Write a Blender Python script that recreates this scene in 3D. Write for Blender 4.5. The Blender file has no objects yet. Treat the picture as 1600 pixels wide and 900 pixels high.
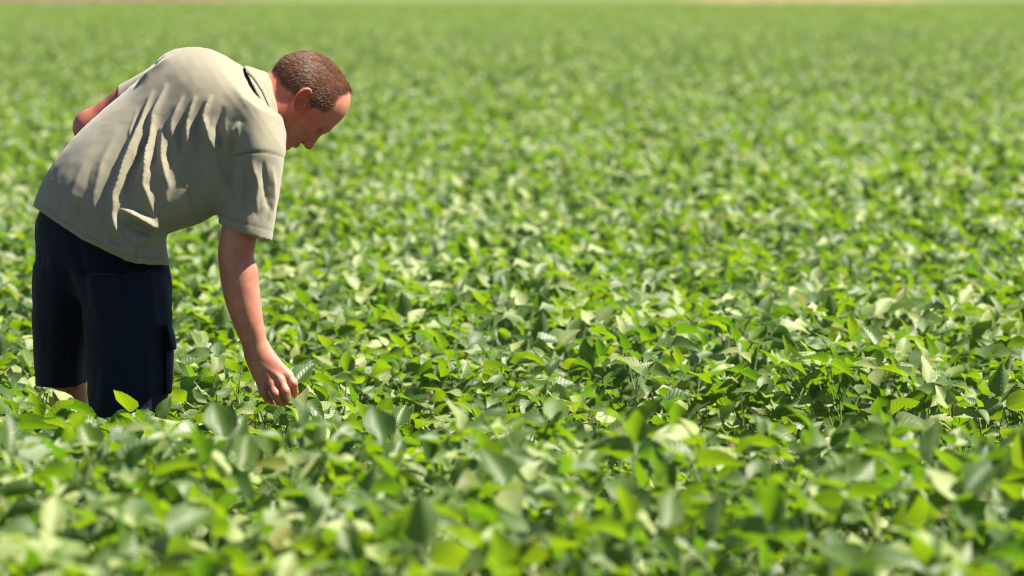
import bpy, math, random
import numpy as np
from mathutils import Matrix, Vector, Euler

SC = bpy.context.scene
COL = SC.collection
R = math.radians
rng = np.random.default_rng(7)
random.seed(7)

# ------------------------------------------------------------------ camera
H = 1.55                       # lens height above the soil
F = 7680.0                     # focal length in photo pixels (1600 wide)
PITCH = math.atan2(465.0, F)
Y0 = 12.0                      # distance to the man
cam_d = bpy.data.cameras.new("camera")
cam = bpy.data.objects.new("camera", cam_d)
COL.objects.link(cam)
cam.location = (0, 0, H)
cam.rotation_euler = (R(90) - PITCH, 0, 0)
cam_d.sensor_width = 36.0
cam_d.lens = 36.0 * F / 1600.0
cam_d.clip_start = 0.1
cam_d.clip_end = 9000
cam_d.dof.use_dof = True
cam_d.dof.focus_distance = 12.45
cam_d.dof.aperture_fstop = 5.2
SC.camera = cam

# ------------------------------------------------------------------ sky, sun, exposure
SUN_DIR = Vector((0.58, -0.055, 0.81)).normalized()       # towards the sun
elev = math.asin(SUN_DIR.z)
azim = math.atan2(SUN_DIR.x, SUN_DIR.y)
w = bpy.data.worlds.new("World")
SC.world = w
w.use_nodes = True
nt = w.node_tree
nt.nodes.clear()
sky = nt.nodes.new("ShaderNodeTexSky")
sky.sky_type = 'NISHITA'
sky.sun_disc = False
sky.sun_elevation = elev
sky.sun_rotation = azim
sky.air_density = 0.6
sky.dust_density = 0.15
bg = nt.nodes.new("ShaderNodeBackground")
bg.inputs[1].default_value = 0.05
wo = nt.nodes.new("ShaderNodeOutputWorld")
nt.links.new(sky.outputs[0], bg.inputs[0])
nt.links.new(bg.outputs[0], wo.inputs[0])
sun_d = bpy.data.lights.new("sun", 'SUN')
sun_d.energy = 5.0
sun_d.angle = R(0.53)
sun_d.color = (1.0, 0.93, 0.79)
sun = bpy.data.objects.new("sun", sun_d)
COL.objects.link(sun)
sun.rotation_euler = SUN_DIR.to_track_quat('Z', 'Y').to_euler()
SC.view_settings.view_transform = 'Standard'
SC.view_settings.look = 'None'
SC.view_settings.exposure = 1.53
SC.view_settings.gamma = 1.0
SC.view_settings.use_curve_mapping = False
SC.render.engine = 'CYCLES'
SC.cycles.filter_width = 1.1
SC.cycles.max_bounces = 8
SC.cycles.transmission_bounces = 6
SC.cycles.diffuse_bounces = 1
SC.cycles.use_denoising = True
SC.cycles.use_adaptive_sampling = False

# ------------------------------------------------------------------ helpers
CP, SP = math.cos(PITCH), math.sin(PITCH)


def P(px, py, Y):
    """A point of the place at distance Y that the photograph shows at (px, py)."""
    u, v = (px - 800) / F, (450 - py) / F
    d = (u, CP + v * SP, -SP + v * CP)
    t = Y / d[1]
    return np.array((d[0] * t, Y, H + d[2] * t), dtype=np.float32)


def to_px(p):
    z = p[:, 2] - H
    fw = p[:, 1] * CP - z * SP
    return np.stack((800 + F * p[:, 0] / fw, 450 - F * (p[:, 1] * SP + z * CP) / fw), 1)


def nodes_of(name):
    m = bpy.data.materials.new(name)
    m.use_nodes = True
    n = m.node_tree
    n.nodes.clear()
    out = n.nodes.new("ShaderNodeOutputMaterial")
    return m, n, out


class NB:
    """small node builder"""
    def __init__(self, nt):
        self.nt = nt

    def new(self, typ, **kw):
        n = self.nt.nodes.new(typ)
        for k, v in kw.items():
            setattr(n, k, v)
        return n

    def put(self, sock, v):
        if isinstance(v, bpy.types.NodeSocket):
            self.nt.links.new(v, sock)
        elif v is not None:
            if isinstance(v, (tuple, list)) and len(v) == 3 and sock.type == 'RGBA':
                v = (*v, 1)
            sock.default_value = v

    def math(self, op, a, b=None, c=None, clamp=False):
        n = self.new("ShaderNodeMath", operation=op, use_clamp=clamp)
        for i, v in enumerate((a, b, c)):
            self.put(n.inputs[i], v)
        return n.outputs[0]

    def mix(self, f, a, b, blend='MIX'):
        n = self.new("ShaderNodeMix", data_type='RGBA', blend_type=blend)
        self.put(n.inputs[0], f)
        self.put(n.inputs[6], a)
        self.put(n.inputs[7], b)
        return n.outputs[2]

    def noise(self, vec, scale, detail=3, rough=0.5):
        n = self.new("ShaderNodeTexNoise")
        self.put(n.inputs['Vector'], vec)
        n.inputs['Scale'].default_value = scale
        n.inputs['Detail'].default_value = detail
        n.inputs['Roughness'].default_value = rough
        return n.outputs[0]

    def ramp(self, f, lo, hi, a=0.0, b=1.0):
        n = self.new("ShaderNodeMapRange", interpolation_type='SMOOTHSTEP')
        self.put(n.inputs[0], f)
        for i, v in enumerate((lo, hi, a, b)):
            n.inputs[i + 1].default_value = v
        return n.outputs[0]

    def bump(self, h, strength, dist):
        n = self.new("ShaderNodeBump")
        n.inputs['Strength'].default_value = strength
        n.inputs['Distance'].default_value = dist
        self.put(n.inputs['Height'], h)
        return n.outputs[0]

    def attr(self, name):
        n = self.new("ShaderNodeAttribute")
        n.attribute_name = name
        return n

    def bsdf(self, **kw):
        n = self.new("ShaderNodeBsdfPrincipled")
        for k, v in kw.items():
            self.put(n.inputs[k.replace('_', ' ')], v)
        return n.outputs[0]


def mesh_obj(name, verts, faces, mat, parent=None, smooth=True):
    me = bpy.data.meshes.new(name)
    verts = np.asarray(verts, dtype=np.float32)
    if isinstance(faces, np.ndarray):
        k = faces.shape[1]
        me.vertices.add(len(verts))
        me.vertices.foreach_set("co", verts.ravel())
        me.loops.add(faces.size)
        me.loops.foreach_set("vertex_index", faces.astype(np.int32).ravel())
        me.polygons.add(len(faces))
        me.polygons.foreach_set("loop_start", np.arange(0, faces.size, k, dtype=np.int32))
        me.update(calc_edges=True)
    else:
        me.from_pydata([tuple(map(float, v)) for v in verts], [], faces)
        me.update()
    if smooth:
        me.polygons.foreach_set("use_smooth", np.ones(len(me.polygons), dtype=bool))
    if mat:
        me.materials.append(mat)
    o = bpy.data.objects.new(name, me)
    COL.objects.link(o)
    if parent:
        o.parent = parent
        o.matrix_parent_inverse = Matrix.Translation(-parent.location)
    return o


def set_attr(o, name, vals):
    a = o.data.attributes.new(name, 'FLOAT', 'POINT')
    a.data.foreach_set("value", np.asarray(vals, dtype=np.float32))


# ------------------------------------------------------------------ signed distance toolkit
def smin(a, b, k):
    h = np.maximum(k - np.abs(a - b), 0) / k
    return np.minimum(a, b) - h * h * k * 0.25


def smax(a, b, k):
    return -smin(-a, -b, k)


def cone(p, a, b, ra, rb):
    a = np.asarray(a, np.float32)
    ab = np.asarray(b, np.float32) - a
    t = np.clip(((p - a) @ ab) / max(float(ab @ ab), 1e-9), 0, 1)
    q = p - a - t[:, None] * ab
    return np.sqrt((q * q).sum(1)) - (ra + t * (rb - ra))


def chain(p, pts, rad, k=0.0):
    d = None
    for i in range(len(pts) - 1):
        e = cone(p, pts[i], pts[i + 1], rad[i], rad[i + 1])
        d = e if d is None else (smin(d, e, k) if k else np.minimum(d, e))
    return d


def ell(p, c, r, axes=None):
    q = p - np.asarray(c, np.float32)
    if axes is not None:
        q = q @ np.asarray(axes, np.float32).T
    r = np.asarray(r, np.float32)
    k0 = np.sqrt(((q / r) ** 2).sum(1))
    k1 = np.sqrt(((q / (r * r)) ** 2).sum(1)) + 1e-9
    return k0 * (k0 - 1) / k1


class Loft:
    """Elliptic sections strung along a limb; every section is given by the two outline points A and B, the depth y of
    its middle, its half depth g and a lean rho between the two."""
    def __init__(self, stations, sub=3):
        st = np.array([[*A, *B, y, g, rho] for (A, B, y, g, rho) in stations], float)
        fine = []
        for i in range(len(st) - 1):
            p0, p1, p2, p3 = st[max(i - 1, 0)], st[i], st[i + 1], st[min(i + 2, len(st) - 1)]
            for k in range(sub):
                t = k / sub
                fine.append(0.5 * (2 * p1 + (p2 - p0) * t + (2 * p0 - 5 * p1 + 4 * p2 - p3) * t * t + (3 * p1 - p0 - 3 * p2 + p3) * t ** 3))
        fine.append(st[-1])
        stations = [((r[0], r[1]), (r[2], r[3]), r[4], r[5], r[6]) for r in fine]
        S = []
        for (A, B, y, g, rho) in stations:
            a, b = P(*A, y)[[0, 2]], P(*B, y)[[0, 2]]
            c, d = (a + b) / 2, (a - b)
            h = float(np.hypot(*d)) / 2
            q = d / (2 * h)
            S.append([c, y, h, g, rho, q])
        n = len(S)
        for i in range(n):
            j, k = max(i - 1, 0), min(i + 1, n - 1)
            dirn = S[k][0] - S[j][0]
            q = S[i][5]
            t = np.array((-q[1], q[0]), np.float32)
            if t @ dirn < 0:
                t = -t
            S[i].append(t)
        self.S = S
        self.n = n

    def __call__(self, p, cap0=True, cap1=True):
        x = p[:, [0, 2]]
        n = self.n
        Fm = np.stack([(x - s[0]) @ s[6] for s in self.S], 0)
        i = np.clip((Fm >= 0).sum(0) - 1, 0, n - 2)
        ar = np.arange(len(p))
        f0, f1 = Fm[i, ar], Fm[i + 1, ar]
        w = np.clip(f0 / np.where(np.abs(f0 - f1) < 1e-6, 1e-6, f0 - f1), 0, 1).astype(np.float32)

        def it(k):
            arr = np.array([s[k] for s in self.S], np.float32)
            if arr.ndim == 2:
                return arr[i] * (1 - w)[:, None] + arr[i + 1] * w[:, None]
            return arr[i] * (1 - w) + arr[i + 1] * w
        c, y, h, g, rho, q = it(0), it(1), it(2), it(3), it(4), it(5)
        q = q / np.sqrt((q * q).sum(1))[:, None]
        a = ((x - c) * q).sum(1) / h
        v = (p[:, 1] - y) / g
        det = 1 - rho * rho
        r = np.sqrt(np.maximum((a * a - 2 * rho * a * v + v * v) / det, 1e-8))
        gr = np.sqrt(((a - rho * v) / h) ** 2 + ((v - rho * a) / g) ** 2) / (det * r)
        d = (r - 1) / np.maximum(gr, 1.0)
        hs, gs = np.array([s[2] for s in self.S], np.float32), np.array([s[3] for s in self.S], np.float32)
        L = np.maximum(np.abs(f0 - f1), 1e-3)
        sl = np.maximum(np.abs(hs[i + 1] - hs[i]), np.abs(gs[i + 1] - gs[i])) / L
        d = d / np.sqrt(1 + np.minimum(sl, 2.5) ** 2)
        if cap0:
            d = np.maximum(d, -Fm[0])
        if cap1:
            d = np.maximum(d, Fm[-1])
        return d.astype(np.float32)


class Group:
    """several shapes joined; skipped for points outside its box"""
    def __init__(self, lo, hi, fn):
        self.lo, self.hi, self.fn = np.asarray(lo, np.float32), np.asarray(hi, np.float32), fn

    def __call__(self, p):
        d = np.full(len(p), 0.5, np.float32)
        m = ((p > self.lo) & (p < self.hi)).all(1)
        if m.any():
            d[m] = self.fn(p[m])
        return d


def surface(fn, lo, hi, h, B=10, relax=1):
    """net surface of fn = 0 on a grid of spacing h, evaluated only near the surface"""
    lo, hi = np.asarray(lo, np.float32), np.asarray(hi, np.float32)
    nb = np.ceil((hi - lo) / (h * B)).astype(int)
    n = nb * B
    bc = np.stack(np.meshgrid(*[np.arange(k) for k in nb], indexing='ij'), -1).reshape(-1, 3)
    cen = lo + (bc + 0.5) * (B * h)
    dc = np.concatenate([fn(c.astype(np.float32)) for c in np.array_split(cen, max(1, len(cen) // 200000))])
    V = np.repeat(np.repeat(np.repeat(np.sign(dc).reshape(nb), B, 0), B, 1), B, 2).astype(np.float32)
    keep = bc[np.abs(dc) < B * h * 0.87 * 1.7 + 0.004]
    off = np.stack(np.meshgrid(*[np.arange(B)] * 3, indexing='ij'), -1).reshape(-1, 3)
    for ch in np.array_split(keep, max(1, len(keep) // 400)):
        idx = (ch[:, None, :] * B + off[None]).reshape(-1, 3)
        v = fn((lo + idx * h).astype(np.float32))
        V[idx[:, 0], idx[:, 1], idx[:, 2]] = v
    V[0], V[-1], V[:, 0], V[:, -1], V[:, :, 0], V[:, :, -1] = 1, 1, 1, 1, 1, 1
    ins = V < 0
    cnt = np.zeros(tuple(n - 1), np.int8)
    sl = (slice(None, -1), slice(1, None))
    for a in (0, 1):
        for b in (0, 1):
            for c in (0, 1):
                cnt += ins[sl[a], sl[b], sl[c]]
    act = np.argwhere((cnt > 0) & (cnt < 8))
    vid = np.full(tuple(n - 1), -1, np.int32)
    vid[act[:, 0], act[:, 1], act[:, 2]] = np.arange(len(act))
    acc = np.zeros((len(act), 3), np.float32)
    num = np.zeros(len(act), np.float32)
    cor = [(a, b, c) for a in (0, 1) for b in (0, 1) for c in (0, 1)]
    val = {c: V[act[:, 0] + c[0], act[:, 1] + c[1], act[:, 2] + c[2]] for c in cor}
    for c in cor:
        for ax in range(3):
            if c[ax] == 0:
                e = list(c)
                e[ax] = 1
                e = tuple(e)
                a, b = val[c], val[e]
                m = (a < 0) != (b < 0)
                t = np.where(m, a / np.where(m, a - b, 1), 0)
                pos = np.tile(np.array(c, np.float32), (len(act), 1))
                pos[:, ax] += t
                acc += pos * m[:, None]
                num += m
    verts = lo + (act + acc / num[:, None]) * h
    faces = []
    for ax in range(3):
        o1, o2 = [(1, 2), (2, 0), (0, 1)][ax]
        s0, s1 = [slice(None)] * 3, [slice(None)] * 3
        s0[ax], s1[ax] = slice(None, -1), slice(1, None)
        x = ins[tuple(s0)] != ins[tuple(s1)]
        e = np.argwhere(x)
        e = e[(e[:, o1] > 0) & (e[:, o2] > 0) & (e[:, o1] < n[o1] - 1) & (e[:, o2] < n[o2] - 1)]
        fl = ins[e[:, 0], e[:, 1], e[:, 2]]
        d1, d2 = np.zeros(3, int), np.zeros(3, int)
        d1[o1], d2[o2] = 1, 1
        q = [vid[tuple((e - k).T)] for k in (d1 + d2, d2, 0 * d1, d1)]
        q = np.stack(q, 1)
        q[~fl] = q[~fl][:, ::-1]
        faces.append(q)
    faces = np.concatenate(faces)
    faces = faces[(faces >= 0).all(1)]
    for _ in range(relax):
        verts = smooth_pass(verts, faces, 0.5)
    return verts.astype(np.float32), faces


def smooth_pass(v, f, lam):
    s = np.zeros_like(v)
    c = np.zeros(len(v), np.float32)
    for a, b in ((0, 1), (1, 2), (2, 3), (3, 0)):
        for i, j in ((a, b), (b, a)):
            for k in range(3):
                s[:, k] += np.bincount(f[:, i], v[f[:, j], k], len(v))
            c += np.bincount(f[:, i], minlength=len(v))
    return v + lam * (s / np.maximum(c, 1)[:, None] - v)


def normals(v, f):
    fn = np.cross(v[f[:, 2]] - v[f[:, 0]], v[f[:, 3]] - v[f[:, 1]])
    n = np.zeros_like(v)
    for i in range(4):
        for k in range(3):
            n[:, k] += np.bincount(f[:, i], fn[:, k], len(v))
    return n / np.maximum(np.sqrt((n * n).sum(1)), 1e-12)[:, None]


def line_dist(q, pts):
    """distance (px) of points q to a polyline, and the place 0..1 along it"""
    pts = np.asarray(pts, float)
    seg = np.hypot(*(pts[1:] - pts[:-1]).T)
    cum = np.concatenate(([0], np.cumsum(seg)))
    best = np.full(len(q), 1e9)
    tt = np.zeros(len(q))
    side = np.zeros(len(q))
    for i in range(len(pts) - 1):
        a, ab = pts[i], pts[i + 1] - pts[i]
        t = np.clip(((q - a) @ ab) / (ab @ ab), 0, 1)
        r = q - a - t[:, None] * ab
        d = np.hypot(*r.T)
        m = d < best
        best[m] = d[m]
        tt[m] = ((cum[i] + t * seg[i]) / cum[-1])[m]
        side[m] = np.sign(ab[0] * r[:, 1] - ab[1] * r[:, 0])[m]
    return best, tt, side


def in_poly(q, poly):
    poly = np.asarray(poly, float)
    r = np.zeros(len(q), bool)
    j = len(poly) - 1
    for i in range(len(poly)):
        a, b = poly[i], poly[j]
        c = ((a[1] > q[:, 1]) != (b[1] > q[:, 1]))
        with np.errstate(divide='ignore', invalid='ignore'):
            x = (b[0] - a[0]) * (q[:, 1] - a[1]) / (b[1] - a[1]) + a[0]
        r ^= c & (q[:, 0] < x)
        j = i
    return r


_G = rng.random((33, 33, 33)).astype(np.float32)


def vnoise(p, s):
    """smooth value noise in -1..1"""
    q = p * s
    i = np.floor(q).astype(int)
    f = q - i
    f = f * f * (3 - 2 * f)
    i = i % 32
    r = 0
    for a in (0, 1):
        for b in (0, 1):
            for c in (0, 1):
                wgt = (f[:, 0] if a else 1 - f[:, 0]) * (f[:, 1] if b else 1 - f[:, 1]) * (f[:, 2] if c else 1 - f[:, 2])
                r = r + wgt * _G[i[:, 0] + a, i[:, 1] + b, i[:, 2] + c]
    return r * 2 - 1


# ------------------------------------------------------------------ materials of the man
def mat_skin():
    m, n, out = nodes_of("skin")
    b = NB(n)
    tc = b.new("ShaderNodeTexCoord").outputs['Object']
    red = b.attr("flush").outputs['Fac']
    n1 = b.noise(tc, 26, 4, 0.6)
    n2 = b.noise(tc, 220, 3, 0.6)
    base = b.mix(b.ramp(n1, 0.35, 0.68), (0.48, 0.180, 0.118), (0.59, 0.270, 0.180))
    base = b.mix(red, base, (0.44, 0.080, 0.052))
    base = b.mix(b.math('MULTIPLY', b.ramp(n2, 0.52, 0.7), 0.35), base, (0.30, 0.13, 0.08))
    st = b.attr("stubble").outputs['Fac']
    base = b.mix(b.math('MULTIPLY', st, b.ramp(n2, 0.4, 0.62)), base, (0.17, 0.085, 0.05))
    bp = b.bump(b.noise(tc, 420, 3, 0.6), 0.35, 0.002)
    s = b.bsdf(Base_Color=base, Roughness=0.47, Normal=bp, Subsurface_Weight=0.12, Subsurface_Scale=0.008)
    s.node.inputs['Subsurface Radius'].default_value = (1.0, 0.35, 0.2)
    s.node.inputs['Specular IOR Level'].default_value = 0.42
    n.links.new(s, out.inputs[0])
    return m


def mat_cloth(name, c1, c2, weave, rough=0.85, sheen=0.25):
    m, n, out = nodes_of(name)
    b = NB(n)
    tc = b.new("ShaderNodeTexCoord").outputs['Object']
    n1 = b.noise(tc, 9, 4, 0.6)
    n2 = b.noise(tc, weave, 2, 0.7)
    base = b.mix(b.ramp(n1, 0.3, 0.7), c1, c2)
    base = b.mix(b.math('MULTIPLY', b.ramp(n2, 0.45, 0.75), 0.22), base, (c1[0] * .6, c1[1] * .6, c1[2] * .6))
    seam = b.attr("seam").outputs['Fac']
    base = b.mix(b.math('MULTIPLY', seam, 0.75), base, (c1[0] * .22, c1[1] * .22, c1[2] * .22))
    bp = b.bump(n2, 0.35, 0.0015)
    s = b.bsdf(Base_Color=base, Roughness=rough, Normal=bp, Sheen_Weight=sheen, Sheen_Roughness=0.5)
    s.node.inputs['Specular IOR Level'].default_value = 0.2
    n.links.new(s, out.inputs[0])
    return m


def mat_hair():
    m, n, out = nodes_of("short_hair")
    b = NB(n)
    tc = b.new("ShaderNodeTexCoord").outputs['Object']
    n1 = b.noise(tc, 60, 3, 0.6)
    t = b.attr("strand").outputs['Fac']
    base = b.mix(t, (0.100, 0.039, 0.019), (0.21, 0.084, 0.040))
    base = b.mix(b.math('MULTIPLY', b.ramp(n1, 0.4, 0.7), 0.5), base, (0.060, 0.026, 0.014))
    s = b.bsdf(Base_Color=base, Roughness=0.5)
    s.node.inputs['Specular IOR Level'].default_value = 0.4
    n.links.new(s, out.inputs[0])
    return m


def mat_plain(name, col, rough, var=0.2, scale=30):
    m, n, out = nodes_of(name)
    b = NB(n)
    tc = b.new("ShaderNodeTexCoord").outputs['Object']
    k = 1 - var
    base = b.mix(b.noise(tc, scale, 3), col, tuple(c * k for c in col))
    n.links.new(b.bsdf(Base_Color=base, Roughness=rough), out.inputs[0])
    return m


SKIN = mat_skin()
SHIRT = mat_cloth("khaki_cotton", (0.245, 0.222, 0.160), (0.280, 0.253, 0.182), 520)
NAVY = mat_cloth("navy_cotton", (0.0028, 0.0050, 0.0150), (0.0042, 0.0074, 0.021), 480, 0.8, 0.06)
HAIR = mat_hair()

# ------------------------------------------------------------------ the man
man = bpy.data.objects.new("person", None)
COL.objects.link(man)
man.location = (-1.0, 12.05, 0)
man['label'] = "man in khaki polo shirt and navy shorts bending down to pinch a soybean leaf"
man['category'] = "person"

HY = 12.0        # depth of the middle of the head
# head frame in the picture plane: forward (face) and up (crown)
PXM = F / HY
HC = P(487, 150, HY)


def hd(f, u, l=0.0):
    """head point from (face-ward, crown-ward) photo px and lateral metres (positive = his right, to the lens)"""
    x = (f * 0.5522 + u * 0.8337) / PXM
    z = (-f * 0.8337 + u * 0.5522) / PXM
    return HC + np.array((x, -l, z), np.float32)


FAX = np.array((0.5522, 0, -0.8337), np.float32)
UAX = np.array((0.8337, 0, 0.5522), np.float32)
LAX = np.array((0, -1, 0), np.float32)
HAX = np.stack((FAX, UAX, LAX))

# shirt body: outline points of the torso from hem to neck
torso = Loft([
    ((46, 330), (268, 424), 11.985, 0.165, 0.25),
    ((68, 276), (262, 372), 11.975, 0.168, 0.30),
    ((110, 218), (276, 360), 11.975, 0.168, 0.35),
    ((158, 172), (316, 347), 11.98, 0.172, 0.38),
    ((196, 140), (352, 322), 11.985, 0.174, 0.40),
    ((230, 103), (386, 285), 11.985, 0.175, 0.42),
    ((270, 77), (408, 252), 11.98, 0.170, 0.40),
    ((328, 77), (432, 222), 11.98, 0.155, 0.30),
    ((381, 106), (439, 206), 11.99, 0.107, 0.12),
])
sleeve_r = Loft([
    ((374, 150), (441, 185), 11.88, 0.080, 0.0),
    ((366, 200), (445, 218), 11.86, 0.085, 0.0),
    ((361, 244), (445, 244), 11.85, 0.083, 0.0),
    ((352, 305), (436, 306), 11.85, 0.076, 0.0),
    ((341, 349), (425, 377), 11.85, 0.074, 0.0),
])
LSH, LEL = P(285, 135, 12.17), P(142, 199, 12.22)
LSL = P(201, 161, 12.20)


def shirt_solid(p):
    d = torso(p, cap0=False)
    d = smin(d, sleeve_r(p, cap0=True), 0.045)
    d = smin(d, chain(p, (LSH, P(250, 142, 12.19), LSL), (0.085, 0.062, 0.051)), 0.03)
    return d


HEM_X = [-60, 40, 46, 60, 95, 130, 166, 212, 240, 266, 300]
HEM_Y = [300, 315, 317, 329, 353, 376, 393, 413, 415, 415, 415]


def px_grid(p):
    q = to_px(p)
    return q


def shirt_fn(p):
    d = shirt_solid(p)
    d = np.maximum(d, -(d + 0.0085))
    q = px_grid(p)
    body = q[:, 0] < 335 + (q[:, 1] < 330) * -80
    cut = (q[:, 1] - np.interp(q[:, 0], HEM_X, HEM_Y)) / PXM
    d = np.where(q[:, 0] < 300, np.maximum(d, cut), d)
    # far sleeve mouth
    ax = (LSL - LSH) / np.linalg.norm(LSL - LSH)
    dt = torso(p, cap0=False)
    d = np.maximum(d, -np.maximum(-((p - LSL) @ ax - 0.012), 0.010 - dt))
    # neck hole
    hole = cone(p, P(392, 158, 11.99), P(470, 150, 11.99), 0.066, 0.062)
    d = np.maximum(d, -hole)
    return d


FOLDS = [  # (polyline, width px, height m)
    ([(240, 140), (222, 195), (196, 255), (178, 305), (177, 338), (190, 372)], 6.0, 0.016),
    ([(262, 130), (242, 180), (230, 240), (225, 290), (238, 330), (252, 352)], 6.0, 0.017),
    ([(246, 175), (231, 215), (210, 262), (200, 300), (203, 330)], 6, -0.013),
    ([(150, 225), (122, 275), (105, 325), (108, 352)], 8, 0.0025),
    ([(185, 200), (160, 255), (146, 310), (150, 365)], 8, 0.004),
    ([(170, 215), (141, 265), (128, 320), (132, 360)], 7, -0.002),
    ([(255, 195), (253, 250), (264, 290), (254, 326)], 6, 0.010),
    ([(286, 150), (270, 190), (267, 226)], 4.5, 0.008),
    ([(306, 150), (293, 188), (291, 230)], 4.5, 0.010),
    ([(331, 148), (318, 182), (328, 215), (339, 238)], 5, 0.011),
    ([(298, 165), (281, 205), (280, 250)], 5, -0.008),
    ([(320, 160), (306, 200), (310, 250)], 5.5, -0.010),
    ([(376, 190), (358, 216), (347, 240)], 5, 0.009),
    ([(350, 165), (339, 200), (348, 235), (352, 280)], 6, -0.009),
    ([(186, 326), (212, 335), (236, 348), (252, 354)], 7, 0.024),
    ([(192, 346), (215, 356), (240, 366)], 6, -0.016),
    ([(160, 374), (186, 388), (211, 406)], 6, 0.017),
    ([(206, 378), (222, 371), (240, 376)], 7, 0.010),
    ([(205, 384), (225, 386), (240, 383)], 4, -0.008),
    ([(176, 330), (184, 362), (206, 392)], 6, 0.016),
    ([(378, 250), (386, 290), (376, 335)], 7, -0.010),
    ([(392, 248), (402, 290), (396, 335)], 6, 0.008),
    ([(410, 250), (415, 300), (424, 335)], 5, -0.007),
    ([(425, 260), (428, 310), (418, 345)], 5, 0.006),
    ([(365, 215), (360, 260), (352, 310)], 7, -0.011),
    ([(258, 86), (225, 106), (200, 135)], 5, -0.008),
    ([(275, 84), (236, 112), (215, 130)], 5, 0.006),
    ([(318, 262), (306, 300), (308, 340)], 12, -0.005),
]
_r = random.Random(21)
for k in range(46):                                           # fine secondary creases fanning from the near shoulder to the hem
    t0 = _r.random()
    sx_, sy_ = 215 + 175 * t0 + _r.uniform(-12, 12), 185 + 25 * t0 + _r.uniform(-25, 60)
    ln_ = _r.uniform(35, 95)
    an_ = R(118 - 30 * t0 + _r.uniform(-12, 12))
    mx_, my_ = sx_ + math.cos(an_) * ln_ / 2 + _r.uniform(-5, 5), sy_ + math.sin(an_) * ln_ / 2
    FOLDS.append(([(sx_, sy_), (mx_, my_), (sx_ + math.cos(an_ - .2) * ln_, sy_ + math.sin(an_ - .2) * ln_)], _r.uniform(2.4, 3.8), _r.choice((-1, 1)) * _r.uniform(0.0015, 0.0034)))
for k in range(16):                                           # gathers along the hem
    sx_ = _r.uniform(70, 255)
    sy_ = float(np.interp(sx_, HEM_X, HEM_Y)) - _r.uniform(4, 14)
    ln_ = _r.uniform(18, 46)
    FOLDS.append(([(sx_, sy_), (sx_ + _r.uniform(-4, 8), sy_ - ln_ * .5), (sx_ + _r.uniform(0, 16), sy_ - ln_)], _r.uniform(3, 5), _r.choice((-1, 1)) * _r.uniform(0.0015, 0.0035)))
for k in range(12):                                           # near sleeve
    sx_, sy_ = _r.uniform(365, 435), _r.uniform(248, 320)
    FOLDS.append(([(sx_, sy_), (sx_ + _r.uniform(-8, 4), sy_ + 18), (sx_ + _r.uniform(-12, 6), sy_ + _r.uniform(30, 44))], _r.uniform(2.6, 4), _r.choice((-1, 1)) * _r.uniform(0.0008, 0.0018)))
v, f = surface(shirt_fn, (-1.32, 11.66, 0.80), (-0.48, 12.34, 1.46), 0.0042, relax=2)
nn = normals(v, f)
q = to_px(v)
facing = np.clip((-nn[:, 1] + 0.25) / 0.5, 0, 1)
front = facing * (v[:, 1] < 12.16)
disp = np.zeros(len(v))
jit = np.stack((vnoise(v, 22.0), vnoise(v + 5.0, 22.0)), 1) * 1.3
for pts, wd, amp in FOLDS:
    d, t, sd = line_dist(q + jit, pts)
    wloc = wd * (0.75 + 0.5 * t)
    prof = np.exp(-np.abs(d / (0.82 * wloc)) ** 1.35) * np.clip(np.minimum(t / 0.30, (1 - t) / 0.26), 0, 1) ** 0.9
    disp += 1.25 * amp * prof * front
disp += 0.0008 * vnoise(v * np.array((1.0, 1.0, 0.6), np.float32), 17.0) + 0.0005 * vnoise(v, 52.0)
# seams: hem stitching, sleeve hem, shoulder seam
seam = np.zeros(len(v))
hem_d = np.interp(q[:, 0], HEM_X, HEM_Y) - q[:, 1]
s1 = np.exp(-((hem_d - 11) / 1.2) ** 2) * (q[:, 0] < 272)
d, t, sd = line_dist(q, [(364, 243), (390, 237.5), (415, 237.5), (432, 241), (446, 246)])
s2 = np.exp(-(d / 1.6) ** 2) * (q[:, 0] > 366)
d, t, sd = line_dist(q, [(341, 335), (385, 350), (428, 361)])
s3 = np.exp(-(d / 1.2) ** 2) * (q[:, 0] > 338) * (v[:, 1] < 12.0)
d, t, sd = line_dist(q, [(214, 414), (212, 392)])
s4 = np.exp(-(d / 1.2) ** 2)
seam = np.clip(0.45 * s1 + 0.95 * s2 + 0.5 * s3 + 0.6 * s4, 0, 1)
for c_ in ((319, 252), (403, 190), (316, 262)):
    disp *= 1 - np.exp(-(((q - np.array(c_)) / 9.0) ** 2).sum(1)) * (v[:, 1] < 12.0)
disp -= 0.0025 * seam
v = v + nn * disp[:, None].astype(np.float32)
v = smooth_pass(v, f, 0.4)
shirt = mesh_obj("polo_shirt", v, f, SHIRT, man)
set_attr(shirt, "seam", seam)

# collar: a turned-down band round the neck
NK0, NK1 = P(400, 155, 11.985), P(436, 152, 11.985)
collar_l = Loft([
    ((381, 102), (444, 215), 11.985, 0.115, 0.0),
    ((391, 104), (445, 211), 11.985, 0.108, 0.0),
    ((402, 108), (443, 205), 11.985, 0.092, 0.0),
    ((417, 114), (443, 199), 11.985, 0.078, 0.0),
    ((424, 122), (441, 192), 11.985, 0.068, 0.0),
])


def collar_fn(p):
    d = collar_l(p)
    inner = collar_l(p, False, False) + 0.008
    d = np.maximum(d, -inner)
    return d


v, f = surface(collar_fn, (-0.72, 11.81, 1.15), (-0.52, 12.16, 1.42), 0.0026, relax=2)
v = v + normals(v, f) * (0.0012 * vnoise(v, 40.0))[:, None].astype(np.float32)
col_o = mesh_obj("collar", v, f, SHIRT, shirt)
q = to_px(v)
d, t, sd = line_dist(q, [(383, 107), (397, 122), (410, 142), (420, 166)])
set_attr(col_o, "seam", np.exp(-(d / 1.5) ** 2))  # dark line along the collar's edge over the shirt



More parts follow.
